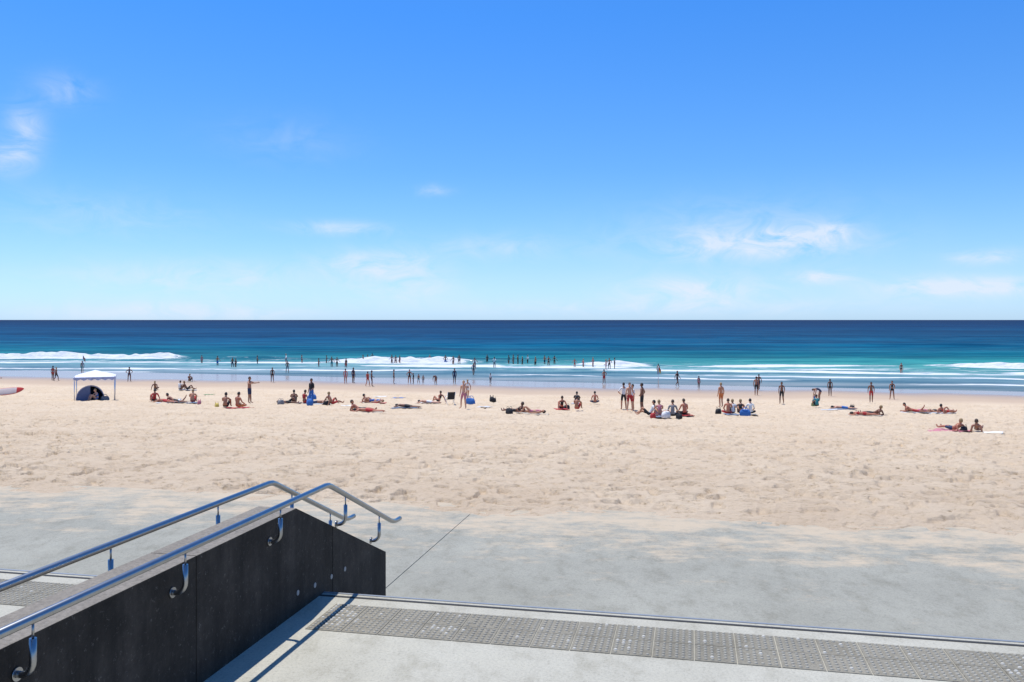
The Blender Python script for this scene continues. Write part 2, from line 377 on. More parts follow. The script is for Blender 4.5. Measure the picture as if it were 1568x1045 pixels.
for i in range(len(es)-1):
    g.box((es[i]+.006, NOSE+1.145, -1.0), (es[i+1]-.006, 14.75, -.70), 0, lambda a, b_, c: W(a, b_, c))
g.obj('promenade', m_slab)
m_dark = simple('joint_dark', (.035, .035, .035), .9)
g = Geo(); g.box((-60, NOSE+1.15, -1.0), (60, 14.7, -.712), 0, lambda a, b_, c: W(a, b_, c)); g.obj('promenade_subbase', m_dark)
m_steel = simple('stainless', (.34, .345, .35), .28, 1.0, .15, 18)
m_strip = simple('nosing_metal', (.26, .28, .30), .5, .3)
g = Geo(); g.box((-60, 7.535, 0.0005), (60, 7.562, .005), 0, lambda a, b_, c: W(a, b_, c)); g.box((-60, 7.445, 0.0005), (60, 7.482, .004), 1, lambda a, b_, c: W(a, b_, c))
g.obj('stair_nosing_strip', [m_strip, m_dark])
m_tac = concrete('tactile_tile', (.215, .198, .155), (.28, .257, .205), grain=.7)
m_stud = simple('tactile_stud', (.30, .28, .225), .7, 0, .45, 1.2)
m_grout = simple('tile_grout', (.48, .46, .40), .9)
g = Geo()
fW = lambda a, b_, c: W(a, b_, c)
T0, T1 = 6.62, 7.26
def tiles(pa, pb):
    p = pa
    while p < pb:
        for (a, b_) in ((T0, (T0+T1)/2-.003), ((T0+T1)/2+.003, T1)):
            g.box((p+.004, a, .0005), (p+.316, b_, .0055), 0, fW)
            for i in range(6):
                for j in range(6):
                    if random.random() < .04: continue
                    cx = p+.035+i*.05; cy = a+.035+j*.05; r1, r2 = .0165, .011
                    vs = [W(cx+r1*math.cos(k*math.pi/4), cy+r1*math.sin(k*math.pi/4), .0055) for k in range(8)]+[W(cx+r2*math.cos(k*math.pi/4), cy+r2*math.sin(k*math.pi/4), .0135) for k in range(8)]
                    wr = float(vnoise(np.array([cx/.5]), np.array([cy/.3]), 77)[0])
                    g.add(vs, [(k, (k+1) % 8, 8+(k+1) % 8, 8+k) for k in range(8)]+[tuple(range(8, 16))], 2 if random.random() < (.55 if wr > .76 else .02) else 1)
        p += .32
tiles(-3.18, 12.5); tiles(-9.6, -3.9)
g.obj('tactile_paving', [m_tac, m_stud, m_grout])

# ---------------- balustrade wall with handrails ----------------
m, nt2, b = newmat('charcoal_wall'); NN = nt2.nodes; LL = nt2.links
ob = NN.new('ShaderNodeTexCoord').outputs['Object']
a1 = nz(2.2, 9, .75, None, NN, LL, ob); a2 = nz(1, 6, .65, (4, 4, .5), NN, LL, ob); a3 = nz(28, 4, .8, None, NN, LL, ob)
c = rampn(NN, LL, a1, [(.3, (.012, .010, .008)), (.5, (.030, .025, .021)), (.7, (.060, .050, .042))])
c = mixn(NN, LL, .9, c, rampn(NN, LL, a2, [(.35, (.45, .45, .45)), (.65, (1.4, 1.35, 1.3))]), 'MULTIPLY')
c = mixn(NN, LL, 1.0, c, rampn(NN, LL, a3, [(.60, (0, 0, 0)), (.70, (.09, .08, .07))]), 'ADD')
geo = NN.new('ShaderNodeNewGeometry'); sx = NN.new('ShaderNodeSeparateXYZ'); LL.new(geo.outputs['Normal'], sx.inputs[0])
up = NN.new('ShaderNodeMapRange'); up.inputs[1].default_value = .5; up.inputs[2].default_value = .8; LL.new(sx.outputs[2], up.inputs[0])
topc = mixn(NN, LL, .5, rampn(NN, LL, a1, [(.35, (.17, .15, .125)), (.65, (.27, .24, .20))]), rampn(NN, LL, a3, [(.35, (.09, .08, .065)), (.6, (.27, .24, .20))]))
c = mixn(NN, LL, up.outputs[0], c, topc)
LL.new(c, b.inputs['Base Color']); b.inputs['Roughness'].default_value = .75; b.inputs['Specular IOR Level'].default_value = .25
bp = NN.new('ShaderNodeBump'); bp.inputs['Distance'].default_value = .006; bp.inputs['Strength'].default_value = .7; LL.new(a3, bp.inputs['Height']); LL.new(bp.outputs[0], b.inputs['Normal'])
m_wall = m
PR, PL = -3.43, -3.80
wall = empty('balustrade_wall')
def wz(s): return .93 if s < 6.97 else .93-(s-6.97)*.438
bm = bmesh.new()
segs = [(-3, 2.995), (3.005, 5.415), (5.421, 7.745), (7.751, 9.23)]
for (a, b_) in segs:
    ss = [a]+([6.97] if a < 6.97 < b_ else [])+[b_]
    bot = -1.0
    L_ = []
    for p in (PR, PL):
        L_.append([bm.verts.new(W(p, s, bot)) for s in ss]); L_.append([bm.verts.new(W(p, s, wz(s))) for s in ss])
    rb, rt, lb, lt = L_
    for i in range(len(ss)-1):
        bm.faces.new((rb[i], rb[i+1], rt[i+1], rt[i])); bm.faces.new((lb[i+1], lb[i], lt[i], lt[i+1])); bm.faces.new((rt[i], rt[i+1], lt[i+1], lt[i]))
    bm.faces.new((rb[0], rt[0], lt[0], lb[0])); bm.faces.new((rb[-1], lb[-1], lt[-1], rt[-1]))
bmesh.ops.recalc_face_normals(bm, faces=bm.faces)
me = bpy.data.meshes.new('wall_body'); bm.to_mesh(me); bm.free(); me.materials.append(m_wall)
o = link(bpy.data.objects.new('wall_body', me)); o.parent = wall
bv = o.modifiers.new('b', 'BEVEL'); bv.width = .006; bv.segments = 2; bv.limit_method = 'ANGLE'
m_plug = simple('plug', (.34, .33, .31), .7)
g = Geo()
for s_, z_ in ((7.0, .17), (7.35, .13), (7.72, .10), (8.05, .08)):
    g.tube([W(PR-.01, s_, z_), W(PR+.004, s_, z_)], .024, 16)
g.obj('tie_plugs', m_plug, parent=wall)
RZ = 1.055; rr_ = .0255
def railpath(p):
    pts = [(-2.5, RZ), (7.36, RZ), (7.43, RZ-.008), (7.50, RZ-.032), (7.57, RZ-.062), (9.10, RZ-.062-.43*1.53)]
    z = pts[-1][1]
    pts += [(9.18, z-.028), (9.26, z-.044), (9.36, z-.05), (9.42, z-.05)]
    return [W(p, s, z) for s, z in pts]
def rz_at(s): return RZ if s < 7.4 else RZ-.062-.43*(s-7.57) if s < 9.1 else RZ-.062-.43*1.53
def bracket(g, p_r, p_w, s):
    z = rz_at(s)-.02; sg = 1 if p_r > p_w else -1
    g.tube([W(p_r, s, z), W(p_r, s, z-.085)], .007, 10)
    zc = z-.08; R_ = .075
    pts = [W(p_r, s, zc), W(p_r, s, zc-.12)]
    for k in range(1, 7):
        a = k/6*math.pi/2
        pts.append(W(p_r-sg*R_*(1-math.cos(a)), s, zc-.12-R_*math.sin(a)))
    pts.append(W(p_w+sg*.004, s, zc-.12-R_))
    g.tube(pts, .0185, 14)
    g.tube([W(p_w+sg*.001, s, zc-.12-R_), W(p_w+sg*.010, s, zc-.12-R_)], .036, 20)
for p_r, p_w, nm in ((PR+.10, PR, 'handrail_beach_stairs'), (PL-.10, PL, 'handrail_far_side')):
    g = Geo(); g.tube(railpath(p_r), rr_, 20)
    for s in (-.27, 1.08, 2.43, 3.78, 5.13, 6.48, 7.83, 8.75): bracket(g, p_r, p_w, s)
    g.obj(nm, m_steel, smooth=True, parent=wall)
    me = bpy.data.objects[nm].data
    for p in me.polygons:
        if len(p.vertices) > 4: p.use_smooth = False

# ---------------- people ----------------
REG = ['skin', 'hair', 'chest', 'belly', 'pelvis', 'thigh', 'shin', 'foot', 'uparm', 'forearm', 'eye', 'knee']
RI = {k: i for i, k in enumerate(REG)}
base = dict(pel=(0, 0, .95), wa=(0, 0, 1.08), ch=(0, 0, 1.27), nb=(0, -.01, 1.43), nk=(0, .0, 1.51), hd=(0, .02, 1.63),
            shR=(.165, 0, 1.40), elR=(.225, -.03, 1.12), wrR=(.235, .05, .88), pmR=(.235, .075, .80),
            hiR=(.09, 0, .9), knR=(.10, .02, .5), anR=(.10, -.03, .09), toR=(.12, .14, .03))
def mir(d):
    r = dict(d)
    for k in list(d):
        if k.endswith('R') and k[:-1]+'L' not in d:
            x, y, z = d[k]; r[k[:-1]+'L'] = (-x, y, z)
    return r
def pose(over, up=(0, 0, 1), fw=(0, 1, 0)):
    d = dict(base); d.update(over); d = mir(d); d['up'] = up; d['fw'] = fw; return d
poses = {
 'stand': pose({}),
 'stand2': pose({'hiR': (.09, 0, .9), 'knR': (.14, .06, .5), 'anR': (.17, .03, .09), 'toR': (.22, .2, .03), 'elL': (-.24, .02, 1.13), 'wrL': (-.2, .2, 1.0), 'pmL': (-.17, .27, .98)}),
 'hips': pose({'elR': (.37, -.06, 1.17), 'wrR': (.22, .04, 1.03), 'pmR': (.16, .09, 1.0), 'anR': (.15, -.03, .09), 'knR': (.13, .02, .5), 'toR': (.19, .13, .03)}),
 'walk': pose({'knR': (.1, .19, .53), 'anR': (.1, .22, .11), 'toR': (.11, .38, .06), 'knL': (-.1, -.02, .5), 'anL': (-.1, -.28, .16), 'toL': (-.11, -.15, .03),
               'elR': (.23, -.14, 1.14), 'wrR': (.24, -.14, .90), 'pmR': (.24, -.13, .82), 'elL': (-.23, .06, 1.13), 'wrL': (-.22, .22, .95), 'pmL': (-.22, .28, .89)}),
 'armout': pose({'elR': (.36, .14, 1.30), 'wrR': (.40, .36, 1.33), 'pmR': (.40, .44, 1.33), 'anR': (.14, .02, .09), 'toR': (.16, .18, .03)}),
 'wade': pose({'elR': (.36, -.02, 1.18), 'wrR': (.44, .12, 1.0), 'pmR': (.46, .18, .96), 'elL': (-.34, .02, 1.16), 'wrL': (-.40, .16, 1.04), 'pmL': (-.42, .22, 1.0)}),
 'bend': pose({'pel': (0, -.15, .9), 'wa': (0, -.03, .98), 'ch': (0, .16, 1.04), 'nb': (0, .32, 1.05), 'nk': (0, .39, 1.04), 'hd': (0, .5, .98), 'hiR': (.09, -.14, .86), 'knR': (.1, -.02, .48),
               'shR': (.17, .30, 1.0), 'elR': (.2, .36, .72), 'wrR': (.16, .42, .48), 'pmR': (.14, .44, .40)}, (0, .85, -.5), (0, -.5, -.85)),
 'sit': pose({'pel': (0, 0, .12), 'wa': (0, -.05, .24), 'ch': (0, .0, .43), 'nb': (0, .06, .58), 'nk': (0, .10, .65), 'hd': (0, .13, .77), 'hiR': (.09, .06, .12), 'knR': (.15, .40, .48), 'anR': (.13, .56, .09), 'toR': (.14, .71, .04),
              'shR': (.165, .05, .555), 'elR': (.24, .24, .40), 'wrR': (.12, .45, .40), 'pmR': (.05, .50, .39)}, (0, .15, 1), (0, 1, -.15)),
 'sitback': pose({'pel': (0, 0, .12), 'wa': (0, -.07, .24), 'ch': (0, -.17, .41), 'nb': (0, -.24, .55), 'nk': (0, -.24, .63), 'hd': (0, -.23, .75), 'hiR': (.09, .05, .11), 'knR': (.11, .47, .22), 'anR': (.11, .86, .08), 'toR': (.13, .92, .22),
                  'knL': (-.13, .38, .45), 'anL': (-.12, .58, .09), 'toL': (-.13, .73, .04),
                  'shR': (.17, -.24, .53), 'elR': (.25, -.38, .30), 'wrR': (.27, -.47, .08), 'pmR': (.28, -.53, .04)}),
 'recline': pose({'pel': (0, 0, .11), 'wa': (0, -.13, .15), 'ch': (0, -.29, .25), 'nb': (0, -.40, .34), 'nk': (0, -.43, .40), 'hd': (0, -.44, .51), 'hiR': (.09, .05, .11), 'knR': (.11, .47, .16), 'anR': (.11, .88, .07), 'toR': (.13, .93, .21),
                  'shR': (.17, -.40, .30), 'elR': (.23, -.50, .05), 'wrR': (.22, -.26, .05), 'pmR': (.21, -.18, .05)}, (0, -.1, 1), (0, 1, .1)),
 'sitcross': pose({'pel': (0, 0, .12), 'wa': (0, -.02, .25), 'ch': (0, .0, .45), 'nb': (0, .03, .61), 'nk': (0, .06, .68), 'hd': (0, .09, .80), 'hiR': (.10, .05, .12), 'knR': (.36, .32, .17), 'anR': (.06, .42, .08), 'toR': (-.08, .44, .05),
                   'anL': (-.06, .32, .07), 'toL': (.08, .33, .05), 'shR': (.165, .02, .58), 'elR': (.25, .10, .34), 'wrR': (.20, .30, .24), 'pmR': (.16, .37, .22)}, (0, .2, 1), (0, 1, -.2)),
 'prone': pose({'pel': (0, 0, .12), 'wa': (0, .14, .12), 'ch': (0, .33, .12), 'nb': (0, .48, .14), 'nk': (0, .55, .14), 'hd': (0, .66, .13), 'hiR': (.09, -.06, .11), 'knR': (.13, -.46, .07), 'anR': (.14, -.86, .07), 'toR': (.16, -1.0, .03),
                'shR': (.17, .44, .12), 'elR': (.33, .58, .05), 'wrR': (.2, .76, .05), 'pmR': (.12, .79, .05)}, (0, 1, 0), (.95, 0, -.2)),
 'elbows': pose({'pel': (0, 0, .12), 'wa': (0, .13, .14), 'ch': (0, .31, .24), 'nb': (0, .43, .34), 'nk': (0, .48, .40), 'hd': (0, .54, .50), 'hiR': (.09, -.06, .11), 'knR': (.13, -.46, .07), 'anR': (.12, -.70, .36), 'toR': (.12, -.74, .51),
                 'anL': (-.14, -.84, .07), 'toL': (-.16, -.98, .03), 'shR': (.17, .42, .31), 'elR': (.20, .45, .05), 'wrR': (.12, .68, .05), 'pmR': (.08, .75, .05)}, (0, .3, 1), (0, 1, -.3)),
 'supine': pose({'pel': (0, 0, .11), 'wa': (0, .13, .10), 'ch': (0, .33, .12), 'nb': (0, .48, .11), 'nk': (0, .55, .11), 'hd': (0, .66, .12), 'hiR': (.09, -.06, .11), 'knR': (.12, -.38, .40), 'anR': (.12, -.60, .08), 'toR': (.13, -.74, .04),
                 'knL': (-.13, -.46, .10), 'anL': (-.15, -.86, .07), 'toL': (-.17, -.90, .20), 'shR': (.17, .44, .10), 'elR': (.28, .20, .06), 'wrR': (.27, -.04, .06), 'pmR': (.27, -.12, .05)}, (0, 1, 0), (0, .1, 1)),
}
chainR = ['sh', 'el', 'wr', 'pm']
rad = dict(pel=.125, wa=.112, ch=.125, nb=.075, nk=.052, sh=.062, el=.042, wr=.028, pm=.034, hi=.092, kn=.058, an=.038, to=.03)
def build_pose(name, d, slim=1.0):
    me = bpy.data.meshes.new('sk'); verts = []; edges = []; rads = []; roots = []
    def av(co, r, root=False):
        verts.append(Vector(co)); rads.append(r); 
        if root: roots.append(len(verts)-1)
        return len(verts)-1
    hd = Vector(d['hd']); ix = {}
    ix['pel'] = av(d['pel'], rad['pel']*slim, True)
    bones = []
    def seg(a, b_, reg):
        bones.append((Vector(a), Vector(b_), reg))
    prev = 'pel'
    for k in ('wa', 'ch', 'nb', 'nk'):
        ix[k] = av(d[k], rad[k]*(slim if k in ('wa', 'ch') else 1)); edges.append((ix[prev], ix[k])); prev = k
    hb = av(Vector(d['nk']).lerp(hd, .55), .05); edges.append((ix['nk'], hb))
    pel, wa, ch, nb = (Vector(d[k]) for k in ('pel', 'wa', 'ch', 'nb'))
    seg(pel, pel.lerp(wa, .35), 'pelvis'); seg(pel.lerp(wa, .8), wa.lerp(ch, .45), 'belly'); seg(wa.lerp(ch, .75), nb.lerp(ch, .25), 'chest'); seg(nb, hd, 'skin')
    for sd_ in 'RL':
        sh, el_, wr, pm = (Vector(d[k+sd_]) for k in chainR)
        hi, kn, an, to = (Vector(d[k+sd_]) for k in ('hi', 'kn', 'an', 'to'))
        cl = nb.lerp(sh, .45)-(nb-ch)*.12
        a0 = av(cl, .075); edges.append((ix['nb'], a0))
        a1_ = av(sh, rad['sh']); edges.append((a0, a1_))
        am = av(sh.lerp(el_, .45), .05); edges.append((a1_, am))
        a2_ = av(el_, rad['el']*.95); edges.append((am, a2_))
        af_ = av(el_.lerp(wr, .35), .041); edges.append((a2_, af_))
        a3_ = av(wr, rad['wr']); edges.append((af_, a3_))
        a4_ = av(wr.lerp(pm, .8), .030); edges.append((a3_, a4_))
        seg(ch.lerp(sh, .5), sh.lerp(ch, .25), 'chest')
        seg(sh, sh.lerp(el_, .8), 'uparm'); seg(el_, pm, 'forearm')
        h0 = av(hi, rad['hi']); edges.append((ix['pel'], h0))
        h1 = av(hi.lerp(kn, .45), .080); edges.append((h0, h1))
        h2 = av(kn, rad['kn']); edges.append((h1, h2))
        h3 = av(kn.lerp(an, .3), .060); edges.append((h2, h3))
        h4 = av(an, rad['an']); edges.append((h3, h4))
        h5 = av(an.lerp(to, .45), .034); edges.append((h4, h5))
        h6 = av(to, .026); edges.append((h5, h6))
        seg(hi, hi.lerp(kn, .10), 'pelvis'); seg(hi.lerp(kn, .25), hi.lerp(kn, .62), 'thigh'); seg(hi.lerp(kn, .85), kn, 'knee'); seg(kn.lerp(an, .15), an, 'shin'); seg(an, to, 'foot')
        dr = (pm-wr).normalized(); q_ = Vector((0, 1, 0)) if abs(dr.y) < .8 else Vector((0, 0, 1))
        sdv = (q_-dr*q_.dot(dr)).normalized(); cu = dr.cross(sdv)*(1 if sd_ == 'R' else -1)
        for i, ln in enumerate((.068, .078, .072, .056)):
            b0 = pm-dr*.012+sdv*(1.5-i)*.017
            f0 = av(b0, .0095, True); f1 = av(b0+dr*ln*.55+cu*.004, .0085); f2 = av(b0+dr*ln*.95+cu*.022, .007); edges += [(f0, f1), (f1, f2)]
        t0 = wr.lerp(pm, .45)+sdv*.018
        f0 = av(t0, .011, True); f1 = av(t0+sdv*.026+dr*.025+cu*.006, .010); f2 = av(t0+sdv*.034+dr*.055+cu*.016, .008); edges += [(f0, f1), (f1, f2)]
    me.from_pydata([tuple(v) for v in verts], edges, [])
    o = link(bpy.data.objects.new('sk', me))
    o.modifiers.new('s', 'SKIN'); sub = o.modifiers.new('u', 'SUBSURF'); sub.levels = 1; sub.render_levels = 1
    sv = me.skin_vertices[0].data
    for i, r in enumerate(rads): sv[i].radius = (r, r); sv[i].use_root = i in roots
    dg = bpy.context.evaluated_depsgraph_get(); ev = o.evaluated_get(dg); m2 = bpy.data.meshes.new_from_object(ev)
    bpy.data.objects.remove(o)
    g = Geo()
    for p in m2.polygons:
        c_ = p.center; best = 1e9; rg = 'skin'
        for (a, b_, r_) in bones:
            ab = b_-a; t = 0 if ab.length < 1e-6 else max(0, min(1, (c_-a).dot(ab)/ab.dot(ab)))
            dd = (c_-a-ab*t).length
            if dd < best: best = dd; rg = r_
        g.m.append(RI[rg]); g.f.append(tuple(p.vertices))
    g.v = [v.co.copy() for v in m2.vertices]
    up_ = Vector(d['up']).normalized(); fw = Vector(d['fw']); fw = (fw-up_*fw.dot(up_)).normalized(); rt = fw.cross(up_)
    Mh = Matrix((rt, fw, up_)).transposed()
    h0 = len(g.v); g.ell(hd, (.076, .094, .118), Mh, 14, 10, RI['skin'])
    for i in range(h0, len(g.v)):
        l = Mh.transposed()@(g.v[i]-hd)
        if l.z < 0: k = 1+l.z*2.6; l.x *= k; l.y = l.y*(1+l.z*1.2)+.012*min(1, -l.z*8)
        if l.z > 0 and l.y < 0: l.y *= 1.08
        g.v[i] = hd+Mh@l
    for sx_ in (-1, 1):
        g.ell(hd+Mh@Vector((sx_*.077, -.005, -.005)), (.010, .020, .032), Mh, 6, 5, RI['skin'])
        g.ell(hd+Mh@Vector((sx_*.030, .083, .008)), (.013, .008, .008), Mh, 6, 4, RI['eye'])
    g.ell(hd+Mh@Vector((0, .096, -.020)), (.013, .020, .022), Mh, 6, 5, RI['skin'])
    g.ell(hd+Mh@Vector((0, .084, -.062)), (.024, .008, .007), Mh, 6, 4, RI['eye'])
    hs = len(g.f); hv = len(g.v); g.ell(hd+Mh@Vector((0, -.010, .014)), (.084, .098, .119), Mh, 14, 10, RI['hair'])
    keepf, keepm = g.f[:hs], g.m[:hs]
    for f, mi in zip(g.f[hs:], g.m[hs:]):
        c_ = sum((g.v[i] for i in f), Vector())/len(f); l = Mh.transposed()@(c_-hd)
        if l.z > .055 or (l.y < -.01 and l.z > -.065): keepf.append(f); keepm.append(mi)
    g.f, g.m = keepf, keepm
    me = bpy.data.meshes.new('body_'+name); me.from_pydata([tuple(v) for v in g.v], [], g.f)
    for k in REG: me.materials.append(None)
    me.polygons.foreach_set('material_index', g.m); me.polygons.foreach_set('use_smooth', [True]*len(me.polygons)); me.update()
    return me
bodies = {}
for k, d in poses.items():
    bodies[k] = build_pose(k, d); bodies[k+'_f'] = build_pose(k+'_f', d, .86)
skins = [simple('skin_%d' % i, c, .5, 0, .06, 6) for i, c in enumerate([(.47, .22, .125), (.34, .15, .085), (.58, .31, .20), (.20, .085, .045), (.45, .17, .095)])]
hairs = [simple('hair_%d' % i, c, .55, 0, .2, 30) for i, c in enumerate([(.02, .013, .01), (.06, .035, .018), (.30, .20, .09), (.012, .01, .01)])]
m_eye = simple('eye', (.05, .02, .02), .4)
BLK = (.015, .015, .018); NVY = (.02, .035, .09); RED = (.42, .03, .03); WHT = (.72, .72, .70); BLU = (.03, .14, .42); TEAL = (.03, .22, .24); PNK = (.5, .18, .22); GRY = (.2, .2, .21); YEL = (.6, .45, .10); ORG = (.55, .17, .05); GRN = (.06, .2, .07)
def outfit(kind, c1, c2=None):
    c2 = c2 or c1
    r = {}
    if kind == 'shorts': r = {'pelvis': c1, 'thigh': c1}
    elif kind == 'bikini': r = {'pelvis': c1, 'chest': c1}
    elif kind == 'suit': r = {'pelvis': c1, 'chest': c1, 'belly': c1}
    elif kind == 'tee': r = {'chest': c1, 'belly': c1, 'uparm': c1, 'pelvis': c2, 'thigh': c2}
    elif kind == 'pants': r = {'chest': c1, 'belly': c1, 'uparm': c1, 'pelvis': c2, 'thigh': c2, 'knee': c2, 'shin': c2}
    return r
def person(nm, ps, loc, rz, h=1.72, fit=None, sk=None, hr=None, fem=False):
    me = bodies[ps+('_f' if fem else '')]
    o = link(bpy.data.objects.new(nm, me)); o.location = loc; o.rotation_euler = (0, 0, rz); k = h/1.75; o.scale = (k, k, k)
    sk = skins[random.choice([0, 0, 1, 2, 3, 4])] if sk is None else skins[sk]; hr = random.choice(hairs) if hr is None else hairs[hr]
    fit = fit or {}
    for i, r in enumerate(REG):
        s_ = o.material_slots[i]; s_.link = 'OBJECT'
        s_.material = cloth(fit[r]) if r in fit else hr if r == 'hair' else m_eye if r == 'eye' else sk
    return o
def rfit():
    f = random.random() < .45
    if f: return True, outfit(random.choice(['bikini', 'suit', 'bikini']), random.choice([BLK, NVY, RED, PNK, TEAL, BLK, NVY]))
    if random.random() < .25: return False, outfit('tee', random.choice([WHT, GRY, BLK, NVY]), random.choice([BLK, NVY, GRY]))
    return False, outfit('shorts', random.choice([BLK, NVY, BLU, RED, GRY, TEAL, BLK]))
def at(u, v, sink=0.0):
    x, y, g_, p, s = locate(u, v)
    return Vector((x, y, g_-sink))
SEAF = -TH
for (u, v, hh) in [(309, 557, 1.6), (333, 560, 1.7), (356, 562, 1.7), (361, 562, 1.6), (394, 558, 1.7), (438, 556, 1.7), (462, 556, 1.6), (488, 562, 1.6), (500, 557, 1.5), (508, 562, 1.75), (516, 562, 1.7), (530, 563, 1.7),
                   (556, 556, 1.7), (563, 555, 1.5), (600, 557, 1.7), (606, 557, 1.7), (612, 557, 1.6), (658, 556, 1.7), (682, 557, 1.75), (694, 559, 1.7), (703, 558, 1.7), (727, 563, 1.7), (757, 562, 1.7),
                   (779, 557, 1.6), (786, 558, 1.7), (793, 558, 1.7), (800, 559, 1.7), (820, 560, 1.7), (834, 558, 1.6), (840, 560, 1.7), (849, 558, 1.7), (880, 562, 1.5), (893, 562, 1.6), (908, 562, 1.6), (933, 564, 1.75), (941, 564, 1.7),
                   (570, 553, 1.6), (746, 556, 1.6), (808, 556, 1.6), (928, 566, 1.7)]:
    y = (CAMZ-SEA)*F/(v-490); x = (u-784)/F*y
    f, ft = rfit()
    person('bather', random.choice(['wade', 'stand', 'hips', 'wade', 'stand2']), (x, y, SEA-random.uniform(.2, .45)), random.uniform(0, 6.28), hh+.1, ft, fem=f, sk=random.choice([1, 3, 3, 1]))
for (u, v, ps, hh) in [(81, 583, 'stand', 1.7), (86, 584, 'walk', 1.6), (198, 585, 'hips', 1.7), (417, 586, 'walk', 1.7), (440, 571, 'stand2', 1.75), (529, 588, 'walk', 1.7), (541, 587, 'stand', 1.75), (563, 592, 'walk', 1.6), (569, 592, 'stand2', 1.7),
                       (603, 588, 'stand', 1.6), (627, 588, 'hips', 1.6), (633, 588, 'stand', 1.2), (641, 588, 'walk', 1.1), (648, 588, 'stand', 1.0), (667, 589, 'bend', 1.6), (696, 588, 'stand', 1.75), (725, 575, 'walk', 1.7), (751, 588, 'stand', 1.2),
                       (925, 588, 'hips', 1.65), (1037, 592, 'walk', 1.7), (1070, 595, 'stand', 1.3), (1380, 571, 'stand', 1.7), (126, 572, 'stand', 1.7), (1008, 573, 'stand', 1.6)]:
    f, ft = rfit(); person('wading_beachgoer', ps, at(u, v), SEAF+random.uniform(-1.2, 1.2)+(math.pi if random.random() < .4 else 0), hh, ft, fem=f, sk=random.choice([1, 3, 4, 3]))
RT = -math.pi/2
for a in [(382, 618, 'armout', RT, 1.78, 'shorts', NVY, None, 1, 1, 0), (477, 620, 'stand2', 2.8, 1.72, 'pants', BLK, BLU, 3, 0, 0), (710, 626, 'stand2', 2.9, 1.75, 'shorts', PNK, None, 2, 2, 1),
          (716, 612, 'walk', .5, 1.6, 'bikini', WHT, None, 0, 2, 1), (955, 628, 'hips', .3, 1.74, 'tee', WHT, BLK, 0, 0, 0), (964, 630, 'stand2', -2.6, 1.76, 'shorts', RED, None, 2, 1, 0), (969, 629, 'stand', 2.0, 1.66, 'tee', WHT, RED, 0, 0, 1),
          (983, 631, 'hips', 1.3, 1.75, 'shorts', BLK, None, 3, 0, 0), (1104, 624, 'stand', .6, 1.75, 'shorts', ORG, None, 0, 2, 0), (1158, 606, 'stand', -.2, 1.78, 'shorts', BLK, None, 1, 0, 0), (1162, 598, 'walk', .2, 1.65, 'shorts', NVY, None, 3, 0, 0),
          (1197, 619, 'walk', 2.9, 1.72, 'shorts', BLK, None, 3, 0, 0), (1254, 614, 'bend', 1.8, 1.7, 'suit', NVY, None, 1, 1, 1), (1247, 621, 'stand', .3, .85, 'suit', BLU, None, 2, 2, 0), (1271, 607, 'stand', -.1, 1.6, 'bikini', BLK, None, 3, 0, 1),
          (1334, 617, 'walk', 3.0, 1.7, 'shorts', RED, None, 3, 0, 0), (1366, 612, 'stand2', 2.9, 1.65, 'bikini', BLK, None, 1, 0, 1)]:
    u, v, ps, rz, hh, kind, c1, c2, sk, hr, fm = a
    person('standing_man' if not fm else 'standing_woman', ps, at(u, v), rz-TH, hh, outfit(kind, c1, c2), sk, hr, bool(fm))
def towel(loc, rz, col, L_=1.8, W_=.85, stripe=None):
    nx, ny = 13, 25; vs = []; fs = []; mi = []
    ph = random.random()*9
    for j in range(ny):
        for i in range(nx):
            x = (i/(nx-1)-.5)*W_; y = (j/(ny-1)-.5)*L_
            vs.append((x+.03*math.sin(y*4+ph), y+.03*math.sin(x*7+ph), .035+.014*math.sin(x*11+y*3+ph)+.012*math.sin(y*9-ph)))
    for j in range(ny-1):
        for i in range(nx-1):
            fs.append((j*nx+i, j*nx+i+1, (j+1)*nx+i+1, (j+1)*nx+i)); mi.append(1 if stripe and (j//3) % 2 else 0)
    o = mkobj('beach_towel', vs, fs, [cloth(col), cloth(stripe or col)], True, mi); o.location = loc; o.rotation_euler = (-.055, 0, rz)
    md = o.modifiers.new('t', 'SOLIDIFY'); md.thickness = .012
    return o
def bag(loc, rz, col, s=1.0):
    g = Geo()
    rings = [(.0, .9), (.04, 1.0), (.16, .97), (.26, .82), (.30, .55), (.31, .1)]
    vs = []; 
    for z, k in rings:
        for i in range(16):
            a = 2*math.pi*i/16; ca, sa = math.cos(a), math.sin(a)
            vs.append((.26*k*math.copysign(abs(ca)**.6, ca), .14*k*math.copysign(abs(sa)**.6, sa)*(1+.1*math.sin(3*a)), z))
    fs = [(j*16+i, j*16+(i+1) % 16, (j+1)*16+(i+1) % 16, (j+1)*16+i) for j in range(len(rings)-1) for i in range(16)]+[tuple(range(16))[::-1], tuple(80+i for i in range(16))]
    g.add(vs, fs)
    for yy in (-.09, .09):
        g.tube([(.14*math.cos(t), yy, .25+.16*math.sin(t)) for t in np.linspace(0, math.pi, 9)], .011, 6)
    o = g.obj('beach_bag', cloth(col), True); o.location = loc; o.rotation_euler = (0, 0, rz); o.scale = (s, s, s); return o
rnd = random.Random(3)
SANDY = (.55, .48, .38); PALE = (.50, .52, .55); MUTE = (.28, .20, .18); DUSK = (.16, .20, .28)
